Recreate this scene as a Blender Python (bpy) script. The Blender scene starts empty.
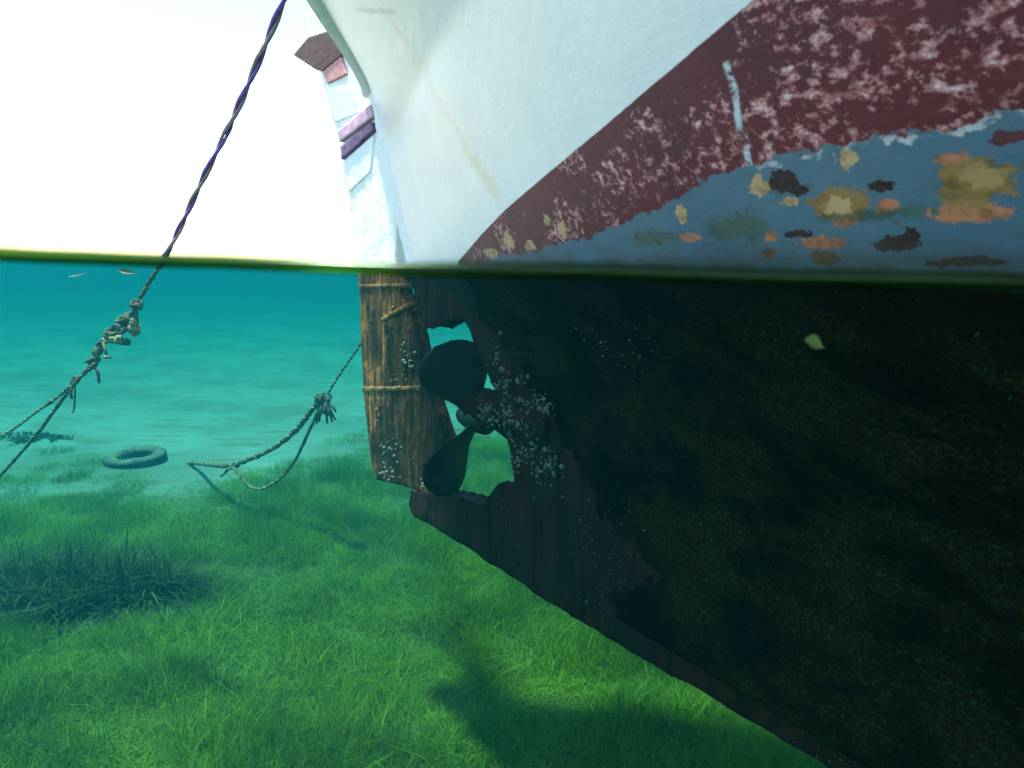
import bpy, bmesh, math, random
import numpy as np
from mathutils import Vector, Matrix, noise
from mathutils.bvhtree import BVHTree
random.seed(7); rng = np.random.default_rng(7)
S = bpy.context.scene
C = S.collection
R = math.radians

# ------------------------------------------------------------------ camera
FPX, PITCH, ROLL = 700.0, R(9.57), R(1.5)
FWD = Vector((0, math.cos(PITCH), -math.sin(PITCH)))
_r0 = Vector((1, 0, 0)); _u0 = Vector((0, math.sin(PITCH), math.cos(PITCH)))
RGT = _r0*math.cos(ROLL) + _u0*math.sin(ROLL)
UPV = _u0*math.cos(ROLL) - _r0*math.sin(ROLL)
cam = bpy.data.cameras.new('camera'); cam_o = bpy.data.objects.new('camera', cam); C.objects.link(cam_o)
m = Matrix.Identity(4)
for i in range(3):
    m[i][0] = RGT[i]; m[i][1] = UPV[i]; m[i][2] = -FWD[i]
cam_o.matrix_world = m
cam.sensor_width = 36; cam.lens = FPX/1024*36; cam.clip_start = 0.01; cam.clip_end = 2000
cam.dof.use_dof = True; cam.dof.focus_distance = 2.6; cam.dof.aperture_fstop = 10
S.camera = cam_o

# ------------------------------------------------------------------ light
SUN_EL, SUN_AZ = R(76.5), R(280)     # azimuth clockwise from +Y: the sun stands behind the camera, a little to the left
w = bpy.data.worlds.new('World'); S.world = w; w.use_nodes = True
nt = w.node_tree; nt.nodes.clear()
sky = nt.nodes.new('ShaderNodeTexSky'); sky.sky_type = 'NISHITA'; sky.sun_disc = False
sky.sun_elevation = SUN_EL; sky.sun_rotation = SUN_AZ; sky.air_density = 1.35; sky.dust_density = .35; sky.ozone_density = 1.0
bg = nt.nodes.new('ShaderNodeBackground'); bg.inputs[1].default_value = 0.15
wo = nt.nodes.new('ShaderNodeOutputWorld')
nt.links.new(sky.outputs[0], bg.inputs[0]); nt.links.new(bg.outputs[0], wo.inputs[0])
sl = bpy.data.lights.new('sun', 'SUN'); sl.energy = 5.0; sl.angle = R(4.5); sl.color = (1, .96, .88)
so = bpy.data.objects.new('sun', sl); C.objects.link(so)
sd = Vector((math.sin(SUN_AZ)*math.cos(SUN_EL), math.cos(SUN_AZ)*math.cos(SUN_EL), math.sin(SUN_EL)))
so.rotation_euler = (-sd).to_track_quat('-Z', 'Y').to_euler(); so.location = (0, 0, 20)
S.view_settings.view_transform = 'Standard'; S.view_settings.look = 'None'
S.view_settings.exposure = 1.2; S.view_settings.gamma = 1
S.render.engine = 'CYCLES'
S.cycles.use_denoising = True
S.cycles.max_bounces = 6; S.cycles.diffuse_bounces = 3; S.cycles.glossy_bounces = 2
S.cycles.transparent_max_bounces = 12; S.cycles.volume_bounces = 1; S.cycles.transmission_bounces = 2
S.cycles.sample_clamp_indirect = 6

# ------------------------------------------------------------------ pixel helpers
def ray(px, py):
    return FWD + RGT*((px-512)/FPX) - UPV*((py-384)/FPX)
def at(px, py, Y):
    d = ray(px, py); return d*(Y/d.y)
def hit_z(px, py, z):
    d = ray(px, py); return d*(z/d.z)

# boat frame: x forward (towards the bow), y to the far side, z up; origin where sternpost meets the water
_v = ray(-29, 252.6); _v.z = 0; _v.normalize()
U = -_v
N = Vector((-U.y, U.x, 0))
ORG = at(405, 264, 2.75); ORG.z = 0
BOAT = Matrix.Translation(ORG) @ Matrix.Rotation(math.atan2(U.y, U.x), 4, 'Z')
def cp(px, py, y=0.0):
    """pixel -> (t, z) on the boat's lengthwise plane at offset y"""
    d = ray(px, py); s = N.dot(ORG + N*y)/N.dot(d); p = d*s - ORG
    return (U.dot(p), p.z)

# ------------------------------------------------------------------ object helpers
def tag(o, label=None, cat=None, group=None, kind=None):
    if label: o['label'] = label
    if cat: o['category'] = cat
    if group: o['group'] = group
    if kind: o['kind'] = kind
    return o
def link(name, me, mat=None, parent=None, smooth=True):
    o = bpy.data.objects.new(name, me); C.objects.link(o)
    if mat:
        for mm in (mat if isinstance(mat, (list, tuple)) else [mat]): me.materials.append(mm)
    if parent: o.parent = parent
    if smooth and len(me.polygons): me.polygons.foreach_set('use_smooth', [True]*len(me.polygons))
    return o
def from_bm(name, bm, mat=None, parent=None, smooth=True):
    me = bpy.data.meshes.new(name); bm.normal_update(); bm.to_mesh(me); bm.free()
    return link(name, me, mat, parent, smooth)
def from_py(name, V, F, mat=None, parent=None, smooth=True):
    me = bpy.data.meshes.new(name); me.from_pydata([tuple(v) for v in V], [], F); me.update()
    return link(name, me, mat, parent, smooth)
def empty(name, loc=(0, 0, 0)):
    o = bpy.data.objects.new(name, None); C.objects.link(o); o.location = loc; o.empty_display_size = .1
    return o

def prism_bm(outline, y0, y1, bm=None):
    """closed (t,z) outline extruded along y"""
    bm = bm or bmesh.new()
    a = [bm.verts.new((p[0], y0, p[1])) for p in outline]
    b = [bm.verts.new((p[0], y1, p[1])) for p in outline]
    n = len(a)
    fa = bm.faces.new(a); fb = bm.faces.new(list(reversed(b)))
    for i in range(n):
        j = (i+1) % n
        bm.faces.new((a[j], a[i], b[i], b[j]))
    bmesh.ops.triangulate(bm, faces=[fa, fb])
    bmesh.ops.recalc_face_normals(bm, faces=bm.faces[:])
    return bm
def rough(o, voxel=0.008, amp=0.004, scale=14, seed=0, smooth_it=2):
    """weathered timber: remesh, soften the edges and push the surface about"""
    md = o.modifiers.new('r', 'REMESH'); md.mode = 'VOXEL'; md.voxel_size = voxel
    if smooth_it:
        sm = o.modifiers.new('s', 'SMOOTH'); sm.iterations = smooth_it; sm.factor = .5
    dg = bpy.context.evaluated_depsgraph_get()
    me = bpy.data.meshes.new_from_object(o.evaluated_get(dg))
    o.modifiers.clear(); old = o.data; o.data = me
    co = [v.co.copy() for v in me.vertices]; nn = [v.normal.copy() for v in me.vertices]; out = []
    for c, n_ in zip(co, nn):
        p = c*scale + Vector((seed*7.1, 0, 0))
        out.extend(c + n_*(noise.noise(p)*amp + noise.noise(p*3.1)*amp*.6))
    me.vertices.foreach_set('co', out)
    me.polygons.foreach_set('use_smooth', [True]*len(me.polygons)); me.update()
    return o

def tube(pts, rad, seg=8, cap=True, V=None, F=None):
    """tube of varying radius along points"""
    V = [] if V is None else V; F = [] if F is None else F
    pts = [Vector(p) for p in pts]; n = len(pts)
    if not hasattr(rad, '__len__'): rad = [rad]*n
    T = [(pts[min(i+1, n-1)]-pts[max(i-1, 0)]).normalized() for i in range(n)]
    ref = Vector((0, 0, 1)) if abs(T[0].z) < .9 else Vector((1, 0, 0))
    nrm = T[0].cross(ref).normalized(); base = len(V)
    for i in range(n):
        nrm = (nrm - T[i]*nrm.dot(T[i])).normalized(); bi = T[i].cross(nrm)
        for k in range(seg):
            a = 2*math.pi*k/seg
            V.append(pts[i] + (nrm*math.cos(a)+bi*math.sin(a))*rad[i])
    for i in range(n-1):
        for k in range(seg):
            k2 = (k+1) % seg
            F.append((base+i*seg+k, base+i*seg+k2, base+(i+1)*seg+k2, base+(i+1)*seg+k))
    if cap:
        F.append(tuple(base+k for k in reversed(range(seg))))
        F.append(tuple(base+(n-1)*seg+k for k in range(seg)))
    return V, F
def spline(ctrl, per=24):
    """Catmull-Rom through control points"""
    P = [Vector(p) for p in ctrl]; P = [P[0]*2-P[1]] + P + [P[-1]*2-P[-2]]
    out = []
    for i in range(1, len(P)-2):
        for k in range(per):
            t = k/per; a, b, c, d = P[i-1], P[i], P[i+1], P[i+2]
            out.append(.5*((2*b)+(c-a)*t+(2*a-5*b+4*c-d)*t*t+(3*b-3*c+d-a)*t**3))
    out.append(P[-2]); return out
def resample(pts, step):
    out = [pts[0]]; acc = 0
    for a, b in zip(pts, pts[1:]):
        L = (b-a).length; d = step-acc
        while d <= L and L > 0:
            out.append(a.lerp(b, d/L)); d += step
        acc = L-(d-step)
    out.append(pts[-1]); return out
def rope_mesh(name, ctrl, r, mats, twist=0.09, fuzz=0.0, seed=0, parent=None, strands=3, slack=0.0):
    """laid rope: strands twisted round one another along a spline"""
    path = resample(spline(ctrl), r*1.1)
    n = len(path); V = []; F = []; MI = []
    T = [(path[min(i+1, n-1)]-path[max(i-1, 0)]).normalized() for i in range(n)]
    nrm = T[0].orthogonal().normalized(); fr = []
    for i in range(n):
        nrm = (nrm-T[i]*nrm.dot(T[i])).normalized(); fr.append((nrm.copy(), T[i].cross(nrm)))
    for s in range(strands):
        q = []; rr = []
        for i in range(n):
            a = 2*math.pi*(i*r*1.1/twist + s/strands) + .5*noise.noise(path[i]*3)
            o = fr[i][0]*math.cos(a)+fr[i][1]*math.sin(a)
            nz = noise.noise(path[i]*30+Vector((s*9.3+seed, 0, 0)))
            q.append(path[i]+o*(r*.52)+Vector((noise.noise(path[i]*5+Vector((seed,0,0))),noise.noise(path[i]*5+Vector((seed,4,0))),0))*slack)
            rr.append(r*.56*(1+nz*.25)+fuzz*max(0, noise.noise(path[i]*45+Vector((s*3.3, seed, 0)))))
        f0 = len(F); tube(q, rr, 7, True, V, F); MI += [s % len(mats)]*(len(F)-f0)
    o = from_py(name, V, F, mats, parent)
    o.data.polygons.foreach_set('material_index', MI)
    return o

# ------------------------------------------------------------------ material helpers
class G:
    def __init__(s, name):
        s.m = bpy.data.materials.new(name); s.m.use_nodes = True; s.t = s.m.node_tree; s.t.nodes.clear()
        s.out = s.t.nodes.new('ShaderNodeOutputMaterial')
    def n(s, ty, **kw):
        x = s.t.nodes.new(ty)
        for k, v in kw.items(): setattr(x, k, v)
        return x
    def set(s, sock, v):
        if hasattr(v, 'is_output') or isinstance(v, bpy.types.NodeSocket): s.t.links.new(v, sock)
        elif isinstance(v, (tuple, list)) and len(v) == 3 and sock.type == 'RGBA': sock.default_value = (*v, 1)
        else: sock.default_value = v
    def math(s, op, a, b=0.0, c=0.0, clamp=False):
        x = s.n('ShaderNodeMath', operation=op); x.use_clamp = clamp
        s.set(x.inputs[0], a); s.set(x.inputs[1], b)
        if op in ('MULTIPLY_ADD', 'SMOOTH_MIN', 'SMOOTH_MAX'): s.set(x.inputs[2], c)
        return x.outputs[0]
    def vm(s, op, a, b=None):
        x = s.n('ShaderNodeVectorMath', operation=op); s.set(x.inputs[0], a)
        if b is not None: s.set(x.inputs[1], b)
        return x.outputs['Value'] if op in ('LENGTH', 'DOT_PRODUCT', 'DISTANCE') else x.outputs[0]
    def ramp(s, v, lo, hi, a=0.0, b=1.0):
        x = s.n('ShaderNodeMapRange', interpolation_type='SMOOTHSTEP'); s.set(x.inputs[0], v)
        x.inputs[1].default_value = lo; x.inputs[2].default_value = hi; x.inputs[3].default_value = a; x.inputs[4].default_value = b
        return x.outputs[0]
    def mix(s, f, a, b):
        x = s.n('ShaderNodeMix', data_type='RGBA'); s.set(x.inputs[0], f); s.set(x.inputs[6], a); s.set(x.inputs[7], b)
        return x.outputs[2]
    def noise(s, vec, scale, detail=4, rough=.6, out=0):
        x = s.n('ShaderNodeTexNoise'); s.set(x.inputs['Vector'], vec); x.inputs['Scale'].default_value = scale
        x.inputs['Detail'].default_value = detail; x.inputs['Roughness'].default_value = rough
        return x.outputs[out]
    def voro(s, vec, scale, feature='F1'):
        x = s.n('ShaderNodeTexVoronoi', feature=feature); s.set(x.inputs['Vector'], vec); x.inputs['Scale'].default_value = scale
        return x
    def coord(s, kind='Object'):
        return s.n('ShaderNodeTexCoord').outputs[kind]
    def scale(s, vec, sc):
        x = s.n('ShaderNodeMapping'); s.set(x.inputs[0], vec); x.inputs['Scale'].default_value = sc; return x.outputs[0]
    def finish(s, col, rough=.7, bump=None, bstr=.3, bdist=.01, spec=.4, metal=0, sub=0):
        p = s.n('ShaderNodeBsdfPrincipled'); s.set(p.inputs['Base Color'], col); s.set(p.inputs['Roughness'], rough)
        s.set(p.inputs['Specular IOR Level'], spec); p.inputs['Metallic'].default_value = metal
        if bump is not None:
            b = s.n('ShaderNodeBump'); b.inputs['Strength'].default_value = bstr; b.inputs['Distance'].default_value = bdist
            s.set(b.inputs['Height'], bump); s.t.links.new(b.outputs[0], p.inputs['Normal'])
        s.t.links.new(p.outputs[0], s.out.inputs[0]); return s.m

def simple(name, c1, c2, sc=20, rough=.7, bstr=.4, bdist=.004, stretch=(1, 1, 1), spec=.4, lo=.35, hi=.65, kind='Object'):
    g = G(name); v = g.scale(g.coord(kind), stretch); nz = g.noise(v, sc, 6, .65)
    return g.finish(g.mix(g.ramp(nz, lo, hi), c1, c2), rough, nz, bstr, bdist, spec)

# ================================================================== WATER
ZW = -0.0008
def water_material():
    g = G('sea_water')
    geo = g.n('ShaderNodeNewGeometry')
    nz = g.n('ShaderNodeSeparateXYZ'); g.set(nz.inputs[0], geo.outputs['True Normal'])
    up = g.math('GREATER_THAN', g.math('ABSOLUTE', nz.outputs[2]), .5)
    lw = g.n('ShaderNodeLayerWeight'); lw.inputs[0].default_value = .5
    pos = geo.outputs['Position']
    bm_ = g.n('ShaderNodeBump'); bm_.inputs['Strength'].default_value = .25; bm_.inputs['Distance'].default_value = .05
    g.set(bm_.inputs['Height'], g.noise(pos, 3.0, 4, .5))
    fr = g.math('MULTIPLY_ADD', g.math('POWER', lw.outputs['Facing'], 5.0), .9, .02)
    fac = g.math('MULTIPLY', fr, up)
    tr = g.n('ShaderNodeBsdfTransparent'); gl = g.n('ShaderNodeBsdfGlossy'); gl.inputs['Roughness'].default_value = .04
    g.t.links.new(bm_.outputs[0], gl.inputs['Normal'])
    mx = g.n('ShaderNodeMixShader'); g.set(mx.inputs[0], fac)
    g.t.links.new(tr.outputs[0], mx.inputs[1]); g.t.links.new(gl.outputs[0], mx.inputs[2])
    g.t.links.new(mx.outputs[0], g.out.inputs['Surface'])
    sc = g.n('ShaderNodeVolumeScatter'); sc.inputs['Color'].default_value = (.02, .46, .62, 1); sc.inputs['Density'].default_value = .034
    sc.inputs['Anisotropy'].default_value = .35
    ab = g.n('ShaderNodeVolumeAbsorption'); ab.inputs['Color'].default_value = (.36, .80, .765, 1); ab.inputs['Density'].default_value = .32
    ad = g.n('ShaderNodeAddShader'); g.t.links.new(sc.outputs[0], ad.inputs[0]); g.t.links.new(ab.outputs[0], ad.inputs[1])
    g.t.links.new(ad.outputs[0], g.out.inputs['Volume'])
    return g.m
WATER = water_material()
# the sea as one closed body; the camera looks through a dry hollow in it, as a split-shot housing does
bm = bmesh.new()
WX, WY, WD = 160, 160, -9
TX0, TX1, TY0, TY1, TZ = -1.3, 0.34, -.9, .22, -.5
xs = [-WX, TX0, TX1, WX]; ys = [-WY, TY0, TY1, WY]
top = [[bm.verts.new((x, y, ZW)) for y in ys] for x in xs]
low = {(i, j): bm.verts.new((xs[i], ys[j], TZ)) for i in (1, 2) for j in (1, 2)}
for i in range(3):
    for j in range(3):
        if (i, j) == (1, 1): continue
        bm.faces.new((top[i][j], top[i+1][j], top[i+1][j+1], top[i][j+1]))
tc = [(1, 1), (2, 1), (2, 2), (1, 2)]
for k in range(4):
    a, b = tc[k], tc[(k+1) % 4]
    bm.faces.new((top[a[0]][a[1]], top[b[0]][b[1]], low[b], low[a]))
bm.faces.new([low[k] for k in tc])
bot = {}
for i in (0, 3):
    for j in (0, 3): bot[(i, j)] = bm.verts.new((xs[i], ys[j], WD))
def side(seq, a, b): bm.faces.new(seq + [bot[b], bot[a]])
side([top[i][0] for i in range(4)], (0, 0), (3, 0)); side([top[3][j] for j in range(4)], (3, 0), (3, 3))
side([top[i][3] for i in (3, 2, 1, 0)], (3, 3), (0, 3)); side([top[0][j] for j in (3, 2, 1, 0)], (0, 3), (0, 0))
bm.faces.new([bot[(0, 0)], bot[(3, 0)], bot[(3, 3)], bot[(0, 3)]])
bmesh.ops.recalc_face_normals(bm, faces=bm.faces[:])
water = from_bm('water', bm, WATER, smooth=False); tag(water, kind='structure')

# the lip of water that clings along the edge of the hollow
def meniscus():
    g = G('water_lip')
    tr = g.n('ShaderNodeBsdfTransparent'); tr.inputs[0].default_value = (.20, .37, .08, 1)
    gl = g.n('ShaderNodeBsdfGlossy'); gl.inputs['Roughness'].default_value = .15; gl.inputs[0].default_value = (.5, .8, .5, 1)
    mx = g.n('ShaderNodeMixShader'); mx.inputs[0].default_value = .04
    g.t.links.new(tr.outputs[0], mx.inputs[1]); g.t.links.new(gl.outputs[0], mx.inputs[2]); g.t.links.new(mx.outputs[0], g.out.inputs[0])
    # sampled on the edge: (image x, top y, bottom y) -> heights on the plane just inside the hollow
    V = []; F = []; n = 120; yy = TY1-.004
    for i in range(n+1):
        x = TX0+.01+(TX1-TX0-.02)*i/n
        px = 512 + x/yy*FPX
        q = max(-100, min(1124, px))
        mid = np.interp(q, [-100, 0, 180, 358, 512, 760, 1024, 1124], [246, 253.5, 262.5, 268, 271, 276, 283.5, 287]) + .9*math.sin(q*.017+1)+.3*math.sin(q*.05)
        half = np.interp(q, [0, 358, 512, 1024], [7.0, 6.2, 8, 9.5])
        zt = at(q, mid-half, yy).z; zb = at(q, mid+half, yy).z
        prof = [(0, zb), (-.0012, zb+(zt-zb)*.25), (-.0012, zb+(zt-zb)*.7), (0, zt), (.0015, zt-.0003), (.002, zb+(zt-zb)*.4)]
        for a, z in prof: V.append((x, yy+a, z))
    k = 6
    for i in range(n):
        for j in range(k):
            F.append((i*k+j, i*k+(j+1) % k, (i+1)*k+(j+1) % k, (i+1)*k+j))
    F.append(tuple(range(k))); F.append(tuple(n*k+j for j in range(k)))
    o = from_py('water_edge', V, F, g.m, water)
meniscus()

# ================================================================== SEABED
ZB = -1.9
def bed_z(x, y):
    return ZB + .10*noise.noise(Vector((x*.25, y*.25, 0))) + .03*noise.noise(Vector((x*1.1, y*1.1, 3)))
def bed_mesh():
    xs = np.concatenate([-np.geomspace(200, 14, 14), np.linspace(-13, 13, 131), np.geomspace(14, 200, 14)])
    ys = np.concatenate([-np.geomspace(200, 4, 12), np.linspace(-3, 24, 136), np.geomspace(26, 200, 14)])
    V = [(x, y, bed_z(x, y)) for x in xs for y in ys]; ny = len(ys)
    F = [(i*ny+j, (i+1)*ny+j, (i+1)*ny+j+1, i*ny+j+1) for i in range(len(xs)-1) for j in range(ny-1)]
    return V, F
CL = hit_z(85, 600, ZB)
def grass_cover(x, y):
    """0..1 how much meadow covers the bed here"""
    nz = noise.noise(Vector((x*.55+3, y*.55, 0)))*.9 + noise.noise(Vector((x*1.7, y*1.7, 5)))*.45
    edge = 5.7 + .9*max(-1.6, min(2.5, x+1.6))         # the meadow ends further away to the right
    far = (y-edge)/2.0
    cl = ((x-CL[0])/.62)**2+((y-CL[1])/.36)**2
    return max(0.0, min(1.0, 1.0-far+nz*1.1))*(1 if cl > 1 else .06), nz
def bed_material():
    g = G('seabed'); p = g.coord('Object')
    n1 = g.noise(p, .9, 6, .6); n2 = g.noise(g.scale(p, (1, 3.2, 1)), 2.2, 6, .65); n3 = g.noise(p, 40, 3, .6)
    col = g.mix(g.ramp(n1, .35, .68), (.13, .24, .19), (.08, .15, .11))
    col = g.mix(g.ramp(n2, .50, .66, 0, .75), col, (.09, .11, .055))
    col = g.mix(g.ramp(n3, .4, .7, 0, .3), col, (.25, .24, .18))
    at_ = g.n('ShaderNodeAttribute'); at_.attribute_name = 'meadow'
    col = g.mix(g.math('MULTIPLY', at_.outputs['Fac'], .95), col, g.mix(n2, (.02, .05, .012), (.05, .10, .025)))
    return g.finish(col, .95, g.math('ADD', n2, g.math('MULTIPLY', n3, .3)), .6, .05, .1)
V, F = bed_mesh()
bed = from_py('seabed', V, F, bed_material()); tag(bed, kind='structure')
a = bed.data.attributes.new('meadow', 'FLOAT', 'POINT')
a.data.foreach_set('value', [grass_cover(v[0], v[1])[0] for v in V])

# meadow: short fine blades, grown from a few tufts spread over the bed
def blade(V, F, base, h, wdt, lean, az, curl=.5, tw=0.0, segs=3):
    i0 = len(V); d = Vector((math.cos(az), math.sin(az), 0)); s = Vector((-d.y, d.x, 0))
    for k in range(segs+1):
        t = k/segs; ww = wdt*(1-t**3*.8)
        c = base + d*(lean*h*(t**1.6)) + Vector((0, 0, h*(t-curl*.35*t*t*lean)))
        if k == segs: V.append(c); continue
        V.append(c-s*ww); V.append(c+s*ww)
    for k in range(segs-1): F.append((i0+2*k, i0+2*k+1, i0+2*k+3, i0+2*k+2))
    F.append((i0+2*(segs-1), i0+2*(segs-1)+1, i0+2*segs))
def grass_mat(name, c1, c2, c3):
    g = G(name); oi = g.n('ShaderNodeObjectInfo'); p = g.coord('Object')
    geo = g.n('ShaderNodeNewGeometry')
    big = g.noise(geo.outputs['Position'], 1.3, 4, .6); at_ = g.n('ShaderNodeAttribute'); at_.attribute_name = 'tone'
    col = g.mix(at_.outputs['Fac'], c1, c2); col = g.mix(g.ramp(big, .46, .68, 0, .6), col, c3)
    d = g.n('ShaderNodeBsdfPrincipled'); g.set(d.inputs['Base Color'], col); d.inputs['Roughness'].default_value = .7; d.inputs['Specular IOR Level'].default_value = .08
    tl = g.n('ShaderNodeBsdfTranslucent'); g.set(tl.inputs[0], col)
    mx = g.n('ShaderNodeMixShader'); mx.inputs[0].default_value = .35
    g.t.links.new(d.outputs[0], mx.inputs[1]); g.t.links.new(tl.outputs[0], mx.inputs[2]); g.t.links.new(mx.outputs[0], g.out.inputs[0])
    return g.m
MEADOW = grass_mat('meadow_blades', (.040, .135, .009), (.18, .36, .028), (.028, .11, .011))
def tuft(name, nb, rad, h0, h1, wd, mat, long_=False):
    V = []; F = []; tone = []
    for _ in range(nb):
        r = rad*math.sqrt(random.random()); a_ = random.random()*2*math.pi
        h = random.uniform(h0, h1); k = len(V)
        blade(V, F, Vector((r*math.cos(a_), r*math.sin(a_), -.01)), h, wd*random.uniform(.6, 1.4), random.uniform(.1, 1.1), random.uniform(0, 6.3), segs=2)
        if long_ and _ % 16 == 0: blade(V, F, Vector((r*math.cos(a_), r*math.sin(a_), -.01)), h*1.6, wd*1.3, random.uniform(.5, 1.6), random.uniform(0, 6.3), segs=2)
        tone += [min(1, max(0, random.gauss(.4, .3)))]*(len(V)-k)
    me = bpy.data.meshes.new(name); me.from_pydata([tuple(v) for v in V], [], F); me.materials.append(mat)
    at_ = me.attributes.new('tone', 'FLOAT', 'POINT'); at_.data.foreach_set('value', tone)
    return me
tufts = [tuft('blades', 190, .15, .035, .115, .0011, MEADOW, k_ > 2) for k_ in range(5)]
def scatter(name, pts, meshes, mat, label, cat):
    """one object: many tufts realised into a single mesh"""
    VV = []; FF = []; TT = []; off = 0
    bases = []
    for me in meshes:
        co = np.empty(len(me.vertices)*3); me.vertices.foreach_get('co', co); co = co.reshape(-1, 3)
        t = np.empty(len(me.vertices)); me.attributes['tone'].data.foreach_get('value', t)
        lt = np.empty(len(me.loops), int); me.loops.foreach_get('vertex_index', lt)
        ls = np.empty(len(me.polygons), int); me.polygons.foreach_get('loop_total', ls)
        bases.append((co, t, lt, ls))
    LT = []; LS = []
    for (x, y, z, s, hs, rot, tb) in pts:
        co, t, lt, ls = bases[int(rng.integers(len(bases)))]
        c_, s_ = math.cos(rot), math.sin(rot)
        q = np.stack([co[:, 0]*c_*s-co[:, 1]*s_*s+x, co[:, 0]*s_*s+co[:, 1]*c_*s+y, co[:, 2]*hs+z], 1)
        VV.append(q); TT.append(np.clip(t+tb, 0, 1)); LT.append(lt+off); LS.append(ls); off += len(co)
    V = np.concatenate(VV); L = np.concatenate(LT); LS = np.concatenate(LS)
    me = bpy.data.meshes.new(name)
    me.vertices.add(len(V)); me.vertices.foreach_set('co', V.ravel())
    me.loops.add(len(L)); me.loops.foreach_set('vertex_index', L)
    me.polygons.add(len(LS)); st = np.concatenate([[0], np.cumsum(LS)[:-1]])
    me.polygons.foreach_set('loop_start', st.astype(np.int32)); 
    me.update(calc_edges=True)
    at_ = me.attributes.new('tone', 'FLOAT', 'POINT'); at_.data.foreach_set('value', np.concatenate(TT))
    o = link(name, me, mat); tag(o, label, cat, kind='stuff'); return o
# ================================================================== POSIDONIA CLUMPS
POSI = grass_mat('ribbon_leaves', (.016, .045, .012), (.09, .14, .05), (.018, .045, .014))
def clump(px, py, rx, ry, nb, h, label, wd=.005, group=None):
    c = hit_z(px, py, ZB); c.z = bed_z(c.x, c.y); V = []; F = []; tone = []
    rs = random.Random(int(px)); subs = [(-.75, .1, .35), (-.45, -.25, .4), (-.3, .3, .4), (0, 0, .42), (.3, .25, .34), (.42, -.1, .36), (.78, .12, .22), (.05, -.5, .3), (-1.15, -.1, .35), (-1.0, -.55, .25)]
    for _ in range(nb):
        # sheaves of leaves
        a_ = random.random()*2*math.pi; r = math.sqrt(random.random())
        sx0, sy0, sr = subs[int(random.random()*len(subs))]
        bx, by = (sx0+r*math.cos(a_)*sr)*rx, (sy0+r*math.sin(a_)*sr)*ry
        lim = 1+.35*noise.noise(Vector((math.cos(a_)*2, math.sin(a_)*2, px)))
        bx *= lim; by *= lim; az0 = random.uniform(0, 6.3)
        for _ in range(6):
            k = len(V)
            hh = h*random.uniform(.45, 1.1)*(1.1-.45*r)
            blade(V, F, Vector((bx+random.gauss(0, .015), by+random.gauss(0, .015), -.03)), hh, wd*random.uniform(.7, 1.3), random.uniform(.2, 1.5)**1.3, az0+random.gauss(0, .9), curl=1.25, segs=6)
            tone += [min(1, max(0, random.gauss(.3, .3)+(.6 if random.random() < .10 else -.1)))]*(len(V)-k)
    o = from_py('seagrass_clump', V, F, POSI, smooth=False); o.location = c
    at_ = o.data.attributes.new('tone', 'FLOAT', 'POINT'); at_.data.foreach_set('value', tone)
    tag(o, label, 'seagrass', group or 'dark ribbon seagrass clumps'); return o
clump(85, 598, .50, .38, 520, .38, 'large dark clump of long ribbon seagrass on the near left seabed')
clump(30, 436, .42, .28, 240, .09, 'faint low patch of seagrass far behind at the left edge, left of the sunken tyre', .012)

# ================================================================== TYRE
def tyre():
    c = hit_z(136, 459, ZB); c.z = bed_z(c.x, c.y)
    g = G('silt_haze_rubber'); p = g.coord('Object'); nz = g.noise(p, 9, 6, .65)
    geo = g.n('ShaderNodeNewGeometry'); sx = g.n('ShaderNodeSeparateXYZ'); g.set(sx.inputs[0], geo.outputs['Normal'])
    silt_haze = g.math('MULTIPLY', g.ramp(sx.outputs[2], .2, .9), g.ramp(nz, .35, .6))  # silt on upward faces, also kept pale to imitate water haze over distance
    mat = g.finish(g.mix(silt_haze, (.045, .055, .04), (.15, .16, .11)), .9, nz, .6, .02, .2)
    prof = [(.22, .02), (.21, .07), (.24, .10), (.30, .115), (.36, .10), (.385, .07), (.385, .05), (.375, .04), (.385, .03), (.385, -.03), (.375, -.04), (.385, -.05), (.385, -.07), (.36, -.10), (.30, -.115), (.24, -.10), (.21, -.07), (.22, -.02), (.235, 0)]
    V = []; F = []; n = 72; k = len(prof)
    for i in range(n):
        a_ = 2*math.pi*i/n
        for r, z in prof:
            rr = r-(.008 if r > .37 and i % 2 else 0)
            V.append((rr*math.cos(a_), rr*math.sin(a_), z))
    for i in range(n):
        for j in range(k):
            F.append((i*k+j, i*k+(j+1) % k, ((i+1) % n)*k+(j+1) % k, ((i+1) % n)*k+j))
    o = from_py('sunken_tyre', V, F, mat); o.scale = (.70, .70, .70); o.location = c+Vector((0, 0, .005)); o.rotation_euler = (R(3), R(-3), 0)
    tag(o, 'old silted car tyre lying flat on the pale sandy seabed', 'tyre')
tyre()

# ================================================================== BOAT
boat = empty('fishing_boat'); boat.matrix_world = BOAT
tag(boat, 'wooden boat with white topsides, worn red and blue paint and fouled dark bottom', 'boat')
KEELPTS = [cp(440, 531), cp(850, 768)]
kz0, kz1 = KEELPTS[0][1], KEELPTS[1][1]
def keel_z(t): return kz0 + (kz1-kz0)*(t-KEELPTS[0][0])/(KEELPTS[1][0]-KEELPTS[0][0])
post_px = [(366, 85), (374, 118), (405, 263), (440, 300), (466, 322), (482, 352), (498, 400), (507, 440), (514, 486), (520, 520)]
post = [cp(*p, y=-.042) for p in post_px]
pz = np.array([p[1] for p in post])[::-1]; pt = np.array([p[0] for p in post])[::-1]
def t0(z):
    if z > pz[-1]: return float(pt[-1] + (z-pz[-1])*(pt[-1]-pt[-3])/(pz[-1]-pz[-3]))
    return float(np.interp(z, pz, pt))
LEN = 7.4
def L1(z, zs, vs): return float(np.interp(z, zs, vs))
ZK = [-.95, -.75, -.5, -.25, 0, .2, .45, .8, 1.2]
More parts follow.
